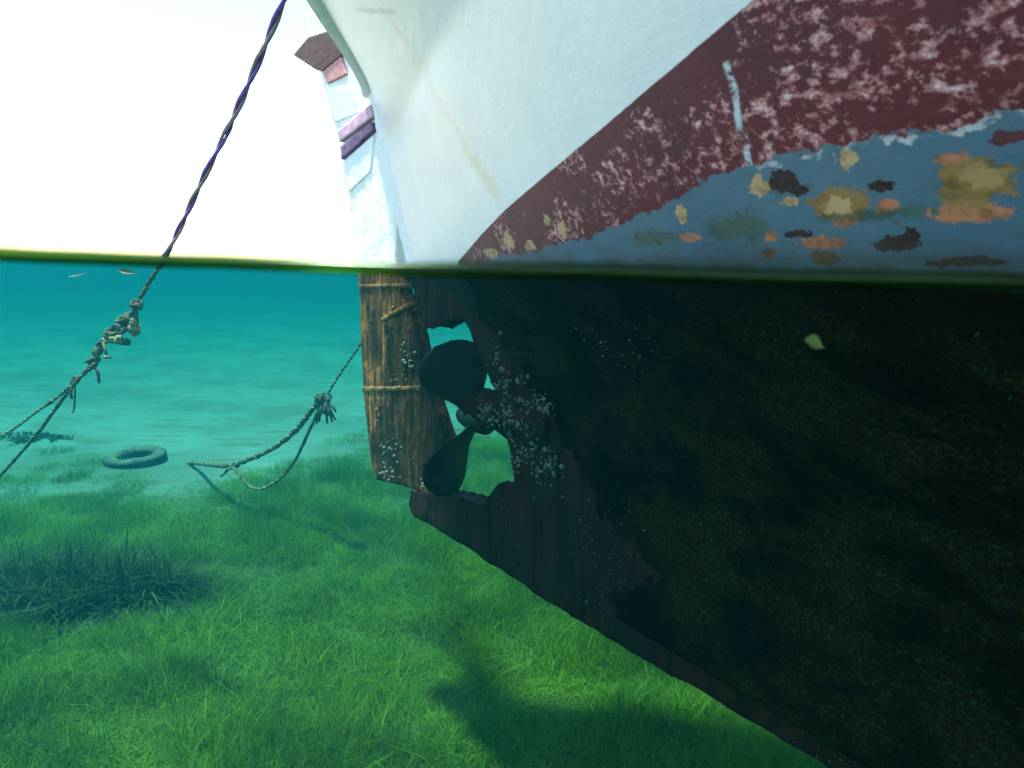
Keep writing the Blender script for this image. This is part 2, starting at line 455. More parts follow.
def half(t, z):
    tau = max(0.0, t-t0(z))
    bm_ = L1(z, ZK, [.05, .16, .55, .88, 1.06, 1.14, 1.22, 1.30, 1.34])
    Ln = L1(z, ZK, [1.2, 2.6, 3.3, 2.7, 2.2, 2.15, 2.05, 1.40, 1.3])
    p = L1(z, ZK, [1.2, 1.7, 1.6, 1.45, 1.32, 1.32, 1.28, 1.0, .96])
    b = bm_*(1-math.exp(-(tau/Ln)**p))
    e = max(0.0, (t-3.6)/(LEN-3.6+.35*z)); b *= max(0.0, 1-e**2.3)
    return .03+b
def sheer(t): return .645+.20*(1-math.exp(-max(0, t+.25)/.38))+.018*max(0, t-1.5)**2
tg = np.concatenate([np.linspace(0, .6, 40)[:-1], np.linspace(.6, 3.2, 120)[:-1], np.linspace(3.2, 7.3, 60)])
zg = np.linspace(0, 1, 110)
def hull_pt(ti, v):
    # v: keel..sheer ; the column leans with the sternpost near the stern
    t = ti
    for _ in range(3):
        zt = sheer(t); z = -.92+(zt+.92)*v; tt = t0(z)
        t = ti + (tt)*max(0, 1-ti/1.8)**1.5 if ti < 1.8 else ti
    return t, z
def hull_mesh():
    V = []; F = []; nz = len(zg)
    for sgn in (-1, 1):
        for ti in tg:
            for v in zg:
                t, z = hull_pt(ti, v)
                z2 = max(z, keel_z(t)+.02)
                V.append((t, sgn*half(t, z), z2))
    m_ = len(tg)*nz
    for s in range(2):
        for i in range(len(tg)-1):
            for j in range(nz-1):
                a_, b_, c_, d_ = s*m_+i*nz+j, s*m_+(i+1)*nz+j, s*m_+(i+1)*nz+j+1, s*m_+i*nz+j+1
                F.append((a_, b_, c_, d_) if s == 0 else (d_, c_, b_, a_))
    # close bottom, ends
    for i in range(len(tg)-1):
        F.append((i*nz, m_+i*nz, m_+(i+1)*nz, (i+1)*nz))
    for j in range(nz-1):
        F.append((j, j+1, m_+j+1, m_+j))
        k = (len(tg)-1)*nz
        F.append((k+j, m_+k+j, m_+k+j+1, k+j+1))
    return V, F
HV, HF = hull_mesh()
# wave the surface slightly: planks and filler
WV = [BOAT @ Vector(v) for v in HV]
bvh = BVHTree.FromPolygons(WV, HF)
INV = BOAT.inverted()
def on_hull(px, py):
    d = ray(px, py).normalized(); h = bvh.ray_cast(Vector((0, 0, 0)), d)
    return (INV @ h[0]) if h[0] is not None else None
def line(pxs):
    q = [on_hull(*p) for p in pxs]; q = [p for p in q if p is not None]
    q.sort(key=lambda p: p.x); return np.array([p.x for p in q]), np.array([p.z for p in q])
WR = line([(458, 262), (480, 236), (505, 210), (540, 180), (600, 130), (680, 62), (750, 2)])
RB = line([(480, 264), (545, 246), (600, 234), (650, 208), (700, 187), (750, 166), (850, 143), (950, 124), (1022, 106)])
print('WR', WR, 'RB', RB)
def ext(ln, t):
    X, Z = ln
    if t > X[-1]: return Z[-1] + min(.25, (t-X[-1])*.10)
    if t < X[0]: return Z[0] - (X[0]-t)*1.2
    return float(np.interp(t, X, Z))
hull_me = bpy.data.meshes.new('hull'); hull_me.from_pydata(HV, [], HF)
hull_me.update()
for nm, ln in (('above_red', WR), ('above_blue', RB)):
    at_ = hull_me.attributes.new(nm, 'FLOAT', 'POINT'); at_.data.foreach_set('value', [v[2]-ext(ln, v[0]) for v in HV])

def hull_material():
    g = G('hull_paint'); P = g.coord('Object')
    sx = g.n('ShaderNodeSeparateXYZ'); g.set(sx.inputs[0], P); t, y, z = sx.outputs
    ar = g.n('ShaderNodeAttribute'); ar.attribute_name = 'above_red'; ab = g.n('ShaderNodeAttribute'); ab.attribute_name = 'above_blue'
    nf = g.noise(g.scale(P, (.5, 1, 1)), 60, 5, .65); nm = g.noise(g.scale(P, (.5, 1, 1)), 18, 7, .70); nl = g.noise(P, 4.5, 5, .6); nd = g.noise(g.scale(P, (.42, 1, .8)), 62, 9, .74)
    streak = g.noise(g.scale(P, (24, 24, 3)), 1.6, 5, .6)
    # --- white topsides
    white = g.mix(g.ramp(nl, .3, .7), (.58, .64, .67), (.66, .70, .72))
    white = g.mix(g.ramp(streak, .52, .78, 0, .25), white, (.58, .62, .60))
    fleck = g.voro(P, 26); white = g.mix(g.math('MULTIPLY', g.ramp(fleck.outputs['Distance'], .05, .10, 1, 0), g.ramp(nm, .56, .64)), white, (.30, .22, .18))
    # --- red band, rubbed through to pink and white undercoat
    red = g.mix(g.ramp(nl, .35, .65), (.074, .013, .020), (.105, .016, .022))
    red = g.mix(g.ramp(nf, .45, .75, 0, .5), red, (.06, .017, .024))
    fwd = g.ramp(t, .5, 1.9)
    nz2 = g.noise(g.scale(P, (.5, 1, 1)), 13, 5, .62)
    wear_zone = g.ramp(g.math('ADD', g.math('MULTIPLY', g.ramp(nz2, .42, .60), .74), g.math('SUBTRACT', g.math('MULTIPLY', fwd, .64), g.math('MULTIPLY', g.math('ABSOLUTE', g.math('SUBTRACT', ab.outputs['Fac'], .04)), 3.2))), .30, .80)
    nw = g.noise(g.scale(P, (.5, 1, .85)), 105, 7, .72)
    wv = g.math('ADD', nw, g.math('MULTIPLY', wear_zone, .10))
    red = g.mix(g.math('MULTIPLY', g.ramp(wv, .595, .66, 0, .9), wear_zone), red, g.mix(g.ramp(nf, .4, .6), (.36, .12, .13), (.50, .24, .24)))
    red = g.mix(g.math('MULTIPLY', g.ramp(wv, .685, .74, 0, .8), wear_zone), red, (.58, .50, .50))
    # --- blue band
    blue = g.mix(g.ramp(nl, .35, .65), (.050, .115, .18), (.070, .140, .195))
    blue = g.mix(g.ramp(streak, .45, .75, 0, .55), blue, (.06, .12, .14))
    blue = g.mix(g.ramp(nd, .585, .66, 0, .85), blue, (.10, .065, .055))
    blue = g.mix(g.math('MULTIPLY', g.ramp(g.noise(g.scale(P, (1, 1, 4)), 5, 5, .7), .48, .62), g.ramp(ab.outputs['Fac'], -.05, -.16, 0, .7)), blue, (.075, .10, .055))
    # --- edges between bands
    jag = g.math('MULTIPLY', g.math('SUBTRACT', nm, .5), .07); jag2 = g.math('MULTIPLY', g.math('SUBTRACT', nf, .5), .003)
    eb = g.math('ADD', g.math('ADD', ab.outputs['Fac'], jag), g.math('MULTIPLY', g.math('SUBTRACT', g.noise(g.scale(P, (1, 1, .4)), 34, 5, .7), .5), .03))
    er = g.math('ADD', ar.outputs['Fac'], jag2)
    col = g.mix(g.ramp(eb, -.0015, .0015), blue, red)
    rim = g.math('MULTIPLY', g.math('MULTIPLY', g.ramp(eb, -.007, -.005), g.ramp(eb, -.001, .002, 1, 0)), g.math('MULTIPLY', g.ramp(t, 1.9, 2.05), g.ramp(nm, .49, .55)))
    col = g.mix(rim, col, (.40, .41, .44))
    # --- patches where the paint has come away, each at its own place
    nv = g.n('ShaderNodeTexNoise'); g.set(nv.inputs['Vector'], P); nv.inputs['Scale'].default_value = 28; nv.inputs['Detail'].default_value = 5; nv.inputs['Roughness'].default_value = .7
    nv2 = g.n('ShaderNodeTexNoise'); g.set(nv2.inputs['Vector'], P); nv2.inputs['Scale'].default_value = 110; nv2.inputs['Detail'].default_value = 4; nv2.inputs['Roughness'].default_value = .7
    wob = g.vm('ADD', g.vm('SUBTRACT', nv.outputs['Color'], (.5, .5, .5)), g.vm('MULTIPLY', g.vm('SUBTRACT', nv2.outputs['Color'], (.5, .5, .5)), (.7, .7, .7)))
    OC, ORG_, TAN, DK, GRN, BR = (.24, .145, .05), (.40, .16, .085), (.42, .29, .15), (.035, .018, .020), (.055, .085, .045), (.11, .07, .035)
    blobs = [(968, 212, 44, 9, ORG_), (975, 182, 38, 27, OC), (950, 160, 18, 6, ORG_), (982, 176, 22, 14, (.32, .21, .08)), (839, 203, 30, 15, OC), (838, 205, 13, 9, TAN), (845, 219, 12, 7, ORG_), (890, 206, 13, 8, ORG_), (818, 243, 24, 6, ORG_), (826, 258, 14, 8, BR),
             (760, 188, 12, 8, TAN), (757, 180, 5, 8, TAN), (785, 183, 15, 12, DK), (800, 192, 10, 5, DK), (846, 160, 10, 11, TAN), (682, 215, 6, 9, TAN), (690, 238, 9, 5, ORG_), (771, 236, 6, 5, ORG_), (790, 202, 10, 4, TAN),
             (898, 243, 24, 8, DK), (912, 234, 8, 6, DK), (885, 186, 16, 4, DK), (1010, 138, 18, 7, (.09, .025, .03)), (735, 229, 30, 14, GRN), (655, 238, 26, 8, GRN), (870, 215, 60, 5, GRN), (960, 262, 40, 5, DK), (795, 235, 16, 4, DK), (770, 252, 8, 5, BR),
             (508, 241, 5, 9, TAN), (547, 221, 4, 6, TAN), (562, 230, 4, 9, TAN), (490, 253, 7, 5, TAN), (530, 246, 5, 5, TAN)]
    pm = g.ramp(nd, .46, .62, 0, .85)
    for bx, by, rx, ry, cc in blobs:
        c0 = on_hull(bx, by); c1 = on_hull(bx+rx*.5, by); c2 = on_hull(bx, by-ry*.5)
        if c0 is None or c1 is None or c2 is None: continue
        rt = max(.004, abs(c1.x-c0.x)*2); rz = max(.004, abs(c2.z-c0.z)*2)
        q = g.vm('ADD', g.vm('SUBTRACT', P, tuple(c0)), g.vm('MULTIPLY', wob, (rt*1.9+.006, 0, rz*1.9+.006)))
        q = g.vm('MULTIPLY', q, (1/rt, 0, 1/rz))
        d = g.vm('LENGTH', q)
        soft = .45 if cc is GRN else .09
        f = g.ramp(d, 1-soft, 1+soft, 1 if cc is not GRN else .75, 0)
        cin = g.mix(pm, cc, tuple(k*.45 for k in cc))
        col = g.mix(f, col, cin)
    # long pale scrape across the red band
    s0, s1 = on_hull(725, 62), on_hull(750, 165)
    if s0 and s1:
        sz = g.math('DIVIDE', g.math('SUBTRACT', z, s1.z), s0.z-s1.z)
        tc_ = g.math('MULTIPLY_ADD', sz, s0.x-s1.x, s1.x)
        dd = g.math('ABSOLUTE', g.math('ADD', g.math('SUBTRACT', t, tc_), g.math('MULTIPLY', g.math('SUBTRACT', nm, .5), .03)))
        f = g.math('MULTIPLY', g.ramp(dd, .002, .0065, 1, 0), g.math('MULTIPLY', g.ramp(sz, -.02, .02), g.ramp(sz, .98, 1.02, 1, 0)))
        f = g.math('MULTIPLY', f, g.ramp(nd, .43, .52)); col = g.mix(f, col, (.42, .50, .56))
    col = g.mix(g.ramp(er, -.0012, .0012), col, white)
    # weeping rust streaks and a scuffed line on the white
    for (pa, pb, wd_, cc, am) in (((372, 0), (432, 80), .028, (.6, .46, .38), .45), ((425, 80), (470, 150), .034, (.66, .50, .38), .4), ((458, 140), (500, 198), .045, (.55, .50, .28), .6), ((400, 40), (440, 110), .05, (.66, .56, .48), .45), ((312, 3), (352, 9), .010, (.28, .36, .45), .8), ((352, 9), (398, 12), .012, (.28, .36, .45), .8)):
        a_, b_ = on_hull(*pa), on_hull(*pb)
        if a_ is None or b_ is None: print('streak miss', pa, pb); continue
        ab_ = b_-a_; L = ab_.length; u_ = ab_/L
        rel = g.vm('SUBTRACT', P, tuple(a_)); k = g.vm('DOT_PRODUCT', rel, tuple(u_))
        kx = g.n('ShaderNodeCombineXYZ')
        for i in range(3): g.set(kx.inputs[i], g.math('MULTIPLY', k, u_[i]))
        dist = g.math('ADD', g.vm('LENGTH', g.vm('SUBTRACT', rel, kx.outputs[0])), g.math('MULTIPLY', g.math('SUBTRACT', nm, .5), wd_*1.2))
        f = g.math('MULTIPLY', g.ramp(dist, 0, wd_, am, 0), g.math('MULTIPLY', g.ramp(k, 0, L*.2), g.ramp(k, L*.85, L*1.05, 1, 0)))
        col = g.mix(g.math('MULTIPLY', f, g.ramp(er, 0, .01)), col, cc)
    # --- fouled bottom below the water
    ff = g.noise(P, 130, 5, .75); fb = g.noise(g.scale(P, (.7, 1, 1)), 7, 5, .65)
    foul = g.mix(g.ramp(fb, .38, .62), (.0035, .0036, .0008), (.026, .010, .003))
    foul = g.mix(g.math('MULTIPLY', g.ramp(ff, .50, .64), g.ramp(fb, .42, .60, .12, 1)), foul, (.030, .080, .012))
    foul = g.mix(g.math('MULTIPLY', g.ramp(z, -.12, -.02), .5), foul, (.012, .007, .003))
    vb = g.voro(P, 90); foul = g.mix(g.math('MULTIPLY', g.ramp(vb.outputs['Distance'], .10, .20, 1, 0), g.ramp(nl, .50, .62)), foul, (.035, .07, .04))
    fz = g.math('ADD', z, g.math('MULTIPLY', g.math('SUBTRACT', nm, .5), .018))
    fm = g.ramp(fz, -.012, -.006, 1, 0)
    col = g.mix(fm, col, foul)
    band = g.math('MULTIPLY', g.math('MULTIPLY', g.ramp(fz, .0, .05, .75, 0), g.math('SUBTRACT', 1.0, fm)), g.ramp(nm, .3, .6)); col = g.mix(g.math('MULTIPLY', band, g.ramp(er, .0, -.01)), col, (.05, .045, .035))
    chip = g.math('MULTIPLY', g.ramp(er, .0, -.002), g.ramp(wv, .60, .66, 0, -.6))
    bump = g.math('ADD', g.math('MULTIPLY', nm, .7), g.math('ADD', g.math('MULTIPLY', nf, .35), g.math('MULTIPLY', chip, .4)))
    bump = g.math('ADD', bump, g.math('MULTIPLY', g.math('MULTIPLY', ff, fm), 3.0))
    rr = g.math('MULTIPLY_ADD', fm, .45, g.math('MULTIPLY_ADD', g.ramp(er, -.001, .001), -.22, .52))
    return g.finish(col, rr, bump, .35, .008, g.math('MULTIPLY_ADD', fm, -.20, g.ramp(er, -.001, .001, .22, .40)))
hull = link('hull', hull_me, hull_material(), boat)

M_POST = None
def foul_wood(name, c1, c2, c3, lo=.4, hi=.62, spots=.5, zmask=True, wcol=(.74, .80, .80), panel=None):
    g = G(name); P = g.coord('Object'); sx = g.n('ShaderNodeSeparateXYZ'); g.set(sx.inputs[0], P)
    st = g.noise(g.scale(P, (14, 14, 1.6)), 2.2, 7, .7); nl = g.noise(P, 6, 5, .6); nf = g.noise(P, 70, 4, .7)
    col = g.mix(g.ramp(st, .35, .65), c1, c2); col = g.mix(g.math('MULTIPLY', g.ramp(nl, lo, hi), g.ramp(st, .42, .6)), col, c3)
    n3 = g.noise(g.scale(P, (1, 1, .5)), 9, 6, .7); col = g.mix(g.ramp(n3, .44, .60, 0, .85), col, (.018, .018, .008)); col = g.mix(g.ramp(nf, .55, .72, 0, .5), col, tuple(min(.25, k*.7) for k in c3))
    if panel:   # the darker forward part of the rudder under the cleat
        f_ = g.math('MULTIPLY', g.ramp(g.math('ADD', sx.outputs[0], g.math('MULTIPLY', g.math('SUBTRACT', nl, .5), .05)), panel[0]-.006, panel[0]+.012), g.ramp(g.math('ADD', sx.outputs[2], g.math('MULTIPLY', nl, .06)), panel[1]-.01, panel[1]+.02, 1, 0))
        col = g.mix(g.math('MULTIPLY', f_, g.ramp(st, .35, .75, .9, .45)), col, (.020, .020, .009))
    vb = g.voro(P, 75); col = g.mix(g.math('MULTIPLY', g.ramp(vb.outputs['Distance'], .13, .22, 1, 0), g.ramp(nl, .52, .60, 0, spots)), col, (.38, .38, .28))
    if zmask:
        n_ = g.math('ADD', sx.outputs[2], g.math('MULTIPLY', g.math('SUBTRACT', nl, .5), .03))
        col = g.mix(g.ramp(n_, -.006, .004), col, g.mix(g.ramp(st, .4, .7, 0, .4), wcol, tuple(k*.85 for k in wcol)))
    return g.finish(col, .8, g.math('ADD', st, g.math('MULTIPLY', nf, .6)), .7, .006, .1)
M_DEAD = foul_wood('fouled_deadwood', (.008, .004, .0025), (.070, .020, .010), (.035, .014, .006), spots=.35)
M_RUD = foul_wood('fouled_rudder_wood', (.04, .022, .008), (.32, .12, .032), (.66, .24, .055), spots=.9, panel=(cp(384, 330, y=-.03)[0], cp(384, 318, y=-.03)[1]))
M_SHOE = foul_wood('shoe_wood', (.10, .06, .035), (.16, .09, .05), (.11, .10, .05), zmask=False)

# sternpost, bridge over the screw, deadwood, shoe and keel: one timber backbone in the boat's lengthwise plane
_bow = LEN-.5
outline = [cp(*p, y=-.042) for p in [(364, 78), (405, 262), (413, 286), (414, 300), (420, 318), (425, 326), (434, 327), (446, 320), (458, 317), (465, 321), (470, 331), (482, 358), (494, 388), (499, 408), (506, 432), (511, 456), (515, 483), (508, 482), (498, 485), (490, 494), (484, 508), (476, 505), (464, 500), (444, 496), (410, 491), (408, 504), (413, 517), (440, 531.5)]]
outline += [(t, keel_z(t)) for t in (1.0, 2.0, 3.0)] + [(_bow-.6, keel_z(3.0)), (_bow, -.35), (LEN+.05, 1.0), (LEN-.1, 1.0), (_bow-.3, -.3), (_bow-.9, -.72), (3.0, -.72), (1.3, -.45), (.9, -.05), (.5, .0), (.2, .3), (t0(.6)+.06, .62)]
bm = prism_bm(outline, -.042, .042)
post_o = from_bm('keel', bm, M_DEAD, boat); rough(post_o, .010, .004, 14, 1)

# screw tube boss with packed growth
def boss():
    V = []; F = []
    c = cp(500, 410); pts = [(c[0]-.16, 0, c[1]), (c[0]-.10, 0, c[1]), (c[0], 0, c[1]), (c[0]+.15, 0, c[1]), (c[0]+.3, 0, c[1])]
    tube(spline(pts, 8), [.036+.03*min(1, i/14) for i in range(33)], 20, True, V, F)
    o = from_py('stern_tube', V, F, M_DEAD, boat); rough(o, .007, .010, 22, 3)
boss()

# ---- propeller
HUB = cp(480, 420)
def propeller():
    bronze = simple('fouled_bronze', (.006, .008, .008), (.034, .030, .020), 14, .42, .3, .002, spec=.4)
    root = bpy.data.objects.new('propeller', None); C.objects.link(root); root.parent = boat
    hub_t = HUB[0]-.02; root.location = (hub_t, 0, HUB[1]); root.rotation_euler = (0, 0, 0); root.empty_display_size = .1
    bm = bmesh.new(); V = []; F = []
    prof = [(-.11, .004), (-.105, .018), (-.08, .032), (-.04, .042), (.02, .046), (.06, .044)]
    n = 28
    for x, r in prof:
        for k in range(n):
            a_ = 2*math.pi*k/n; V.append((x, r*math.cos(a_), r*math.sin(a_)))
    for i in range(len(prof)-1):
        for k in range(n): F.append((i*n+k, i*n+(k+1) % n, (i+1)*n+(k+1) % n, (i+1)*n+k))
    F.append(tuple(range(n))); F.append(tuple((len(prof)-1)*n+k for k in range(n)))
    from_py('hub', V, F, bronze, root)
    # blade along +z then rotated about x. image right = boat +y roughly, so angles are measured in the y,z plane
    RAD = .295
    def blade_me(pitch_sign=1):
        V = []; F = []; nr, nc = 22, 17
        for side_ in (1, -1):
            for i in range(nr+1):
                s = i/nr; r = .03+(RAD-.03)*s
                q_ = min(1, s/.62)
                wdt = .034+.085*q_*q_*(3-2*q_) if s < .62 else .119*math.sqrt(max(0, 1-((s-.62)/.38)**2.1))+.0008
                tw = R(32)*(1-s)+R(10)*s
                for j in range(nc):
                    c = -1+2*j/(nc-1); x_ = c*wdt; th = (.010*(1-s)+.004)*math.sqrt(max(0, 1-c*c))*side_
                    cy = x_*math.cos(tw)-th*math.sin(tw); cx = x_*math.sin(tw)*pitch_sign+th*math.cos(tw)
                    V.append((cx-.03*s*s, cy+.02*math.sin(s*3.1), r))
        m_ = (nr+1)*nc
        for sd_ in range(2):
            for i in range(nr):
                for j in range(nc-1):
                    a_ = sd_*m_+i*nc+j; q = (a_, a_+1, a_+nc+1, a_+nc)
                    F.append(q if sd_ else q[::-1])
        me = bpy.data.meshes.new('blade'); me.from_pydata(V, [], F); me.update()
        bm = bmesh.new(); bm.from_mesh(me); bmesh.ops.remove_doubles(bm, verts=bm.verts[:], dist=.0002); bmesh.ops.recalc_face_normals(bm, faces=bm.faces[:]); bm.to_mesh(me); bm.free()
        return me
    me = blade_me(); me.materials.append(bronze); me.polygons.foreach_set('use_smooth', [True]*len(me.polygons))
    for ang in (31, 151, 271):
        o = bpy.data.objects.new('blade', me); C.objects.link(o); o.parent = root; o.rotation_euler = (R(ang), 0, 0)
propeller()

# ---- rudder
rud_px = [(358, 262), (359, 300), (361, 350), (363, 395), (367, 430), (371, 462), (375, 480), (400, 486), (428, 494), (452, 498), (458, 492), (459, 470), (458, 440), (450, 412), (440, 385), (433, 350), (427, 325), (414, 292), (409, 262), (397, 215), (378, 128), (368, 90), (356, 40), (350, 12), (302, 12), (310, 45), (318, 62), (328, 100), (338, 150), (347, 198)]
rudder = from_bm('rudder', prism_bm([cp(*p, y=(.03 if 9 < i < 19 else -.03)) for i, p in enumerate(rud_px)], -.030, .030), M_RUD, boat)
rough(rudder, .009, .003, 12, 5)
M_RUST = foul_wood('rusted_strap', (.20, .07, .02), (.38, .17, .045), (.50, .32, .12), spots=.6, zmask=False)
def rud_plate(name, px, y0, y1, mat, vox=.005, amp=.0012):
    o = from_bm(name, prism_bm([cp(*p, y=y0) for p in px], y0, y1), mat, rudder); rough(o, vox, amp, 30, 2, 1); return o
rud_plate('strap', [(361, 387), (419, 386), (420, 390.5), (362, 391.5)], -.034, .034, M_RUST, .004, .004)
rud_plate('strap', [(358, 284), (408, 283), (409, 288), (359, 289)], -.034, .034, M_RUST)
rud_plate('cleat', [(380, 318), (408, 302), (410, 306), (381, 322)], -.042, .0, M_RUST)
rud_plate('pintle', [(420, 485), (428, 487), (428, 493), (419, 491)], -.040, .02, M_RUST)
# upper rudder fittings
M_PURP = simple('faded_plum_paint', (.42, .26, .38), (.60, .42, .52), 30, .6)
M_PDK = simple('dark_plum_paint', (.07, .04, .10), (.16, .10, .22), 30, .6)
M_PINK = simple('dusty_red_paint', (.42, .20, .20), (.50, .26, .26), 18, .7)
M_CAP = simple('brown_cap_wood', (.05, .022, .014), (.10, .045, .028), 12, .6, stretch=(1, 6, 6))
M_PALE = simple('pale_blue_paint', (.55, .70, .74), (.66, .78, .80), 8, .5)
rud_plate('gudgeon_strap', [(370, 104), (337, 131), (339, 142), (372, 117)], -.052, .052, M_PURP)
rud_plate('gudgeon_strap', [(371, 121), (340, 147), (341, 160), (373, 130)], -.048, .048, M_PDK)
rud_plate('painted_head', [(320, 66), (340, 54), (346, 74), (327, 84)], -.040, .040, M_PINK)
rud_plate('cheek', [(326, 85), (352, 85), (362, 112), (335, 122), (329, 106)], -.036, .036, M_PALE)
rud_plate('cheek', [(340, 163), (374, 134), (370, 172), (349, 192)], -.036, .036, M_PALE)
rud_plate('head_cap', [(293, 55), (297, 50), (308, 37), (330, 30), (345, 52), (322, 71), (316, 70)], -.045, .045, M_CAP)

# ---- rub rail round the deck edge and the deck
M_RAIL = simple('weathered_rail_paint', (.68, .74, .75), (.80, .84, .85), 22, .6, stretch=(1, 1, 1))
def rail():
    for sg in (-1, 1):
        V = []; F = []; ts = np.concatenate([np.linspace(0, .8, 60), np.linspace(.83, 7.2, 120)])
        sec = [(.004, -.024), (.026, -.021), (.034, -.010), (.034, .012), (.026, .022), (-.02, .024), (-.02, -.022)]
        pts = []
        for ti in ts:
            t, z = hull_pt(ti, 1.0); pts.append(Vector((t, sg*half(t, z), z)))
        for i, p in enumerate(pts):
            T = (pts[min(i+1, len(pts)-1)]-pts[max(i-1, 0)]).normalized(); o = Vector((T.y, -T.x, 0)).normalized()*(-sg if False else 1)
            if o.y*sg < 0: o = -o
            for a_, b_ in sec: V.append(p+o*a_+Vector((0, 0, b_)))
        k = len(sec)
        for i in range(len(pts)-1):
            for j in range(k): F.append((i*k+j, i*k+(j+1) % k, (i+1)*k+(j+1) % k, (i+1)*k+j))
        F.append(tuple(range(k))); F.append(tuple((len(pts)-1)*k+j for j in range(k)))
        bm = bmesh.new(); me = bpy.data.meshes.new('x'); me.from_pydata([tuple(v) for v in V], [], F); bm.from_mesh(me)
        bmesh.ops.recalc_face_normals(bm, faces=bm.faces[:]); from_bm('rub_rail', bm, M_RAIL, boat, smooth=False)
rail()
V = []; F = []
for ti in tg:
    t, z = hull_pt(ti, 1.0); h_ = half(t, z)
    V += [(t, -h_+.004, z-.002), (t, 0, z+.03), (t, h_-.004, z-.002)]
for i in range(len(tg)-1):
    for j in range(2): F.append((i*3+j, (i+1)*3+j, (i+1)*3+j+1, i*3+j+1))
from_py('deck', V, F, simple('deck_paint', (.45, .47, .45), (.55, .56, .53), 10), boat)

# ---- barnacles on the post and the tube
def barnacles():
    g = G('barnacle_shell'); oi = g.coord('Object'); nz = g.noise(oi, 60, 3, .6)
    mat = g.finish(g.mix(g.ramp(nz, .4, .6), (.07, .085, .065), (.26, .27, .20)), .7, nz, .4, .002)
    full = BVHTree.FromPolygons([BOAT @ Vector(v) for v in HV], HF)
    bm2 = bmesh.new(); bm2.from_mesh(post_o.data); bm2.transform(BOAT); kb = BVHTree.FromBMesh(bm2); bm2.free()
    to = [o for o in boat.children if o.name.startswith('stern_tube')][0]
    bm3 = bmesh.new(); bm3.from_mesh(to.data); bm3.transform(BOAT); tb = BVHTree.FromBMesh(bm3); bm3.free()
    V = []; F = []
    bm4 = bmesh.new(); bm4.from_mesh(rudder.data); bm4.transform(BOAT); rb = BVHTree.FromBMesh(bm4); bm4.free()
    def add(p, n_, r):
        t_ = n_.orthogonal().normalized(); b_ = n_.cross(t_); i0 = len(V); k = 8; h_ = r*random.uniform(.7, 1.1)
        for rr, hh in ((1.0, -.15), (.8, .6), (.5, 1.0), (.32, .95), (.25, .45)):
            for j in range(k):
                a_ = 2*math.pi*j/k; wob = 1+.15*random.uniform(-1, 1)
                V.append(p+(t_*math.cos(a_)+b_*math.sin(a_))*r*rr*wob+n_*h_*hh)
        for i in range(4):
            for j in range(k): F.append((i0+i*k+j, i0+i*k+(j+1) % k, i0+(i+1)*k+(j+1) % k, i0+(i+1)*k+j))
        F.append(tuple(i0+4*k+j for j in range(k)))
    clusters = [(497, 360, 6, 22, 26), (503, 385, 10, 14, 40), (520, 378, 6, 6, 8), (537, 402, 9, 8, 34), (548, 408, 7, 9, 26), (524, 403, 9, 7, 18), (487, 412, 8, 14, 50), (505, 410, 8, 8, 30), (515, 425, 16, 12, 70), (508, 440, 10, 12, 40), (522, 455, 12, 10, 46), (549, 463, 8, 13, 60), (537, 470, 6, 8, 22), (535, 448, 5, 6, 12), (515, 468, 9, 10, 16), (545, 485, 18, 14, 14), (580, 595, 14, 8, 12), (576, 540, 14, 30, 14), (610, 500, 30, 40, 14), (600, 345, 20, 18, 22), (640, 360, 30, 22, 22)]
    def spread(clusters, trees):
      for cx, cy, sx_, sy_, n_ in clusters:
          for _ in range(n_):
              d = ray(random.gauss(cx, sx_*.6), random.gauss(cy, sy_*.6)).normalized(); best = None
              for bv in trees:
                  h_ = bv.ray_cast(Vector((0, 0, 0)), d)
                  if h_[0] is not None and (best is None or h_[3] < best[3]): best = h_
              if best is None: continue
              nn = best[1] if best[1].dot(d) < 0 else -best[1]
              sz = min(.0075, .0028*math.exp(random.gauss(0, .5)))*(.6 if cx > 570 else 1.15)
              q = INV @ best[0]; add(q, (INV.to_3x3() @ nn).normalized(), sz)
    spread(clusters, (full, kb, tb))
    o = from_py('barnacles', list(V), list(F), mat, boat); tag(o, kind='stuff')
    V.clear(); F.clear()
    spread([(404, 342, 6, 14, 16), (408, 362, 6, 9, 24), (398, 376, 14, 6, 14), (392, 389, 22, 3, 20), (384, 455, 5, 16, 26), (390, 476, 9, 5, 22), (376, 410, 5, 12, 12), (396, 452, 12, 16, 16), (426, 480, 6, 6, 10), (390, 310, 14, 12, 8)], (rb,))
    o = from_py('barnacles', V, F, mat, rudder); tag(o, kind='stuff')
barnacles()

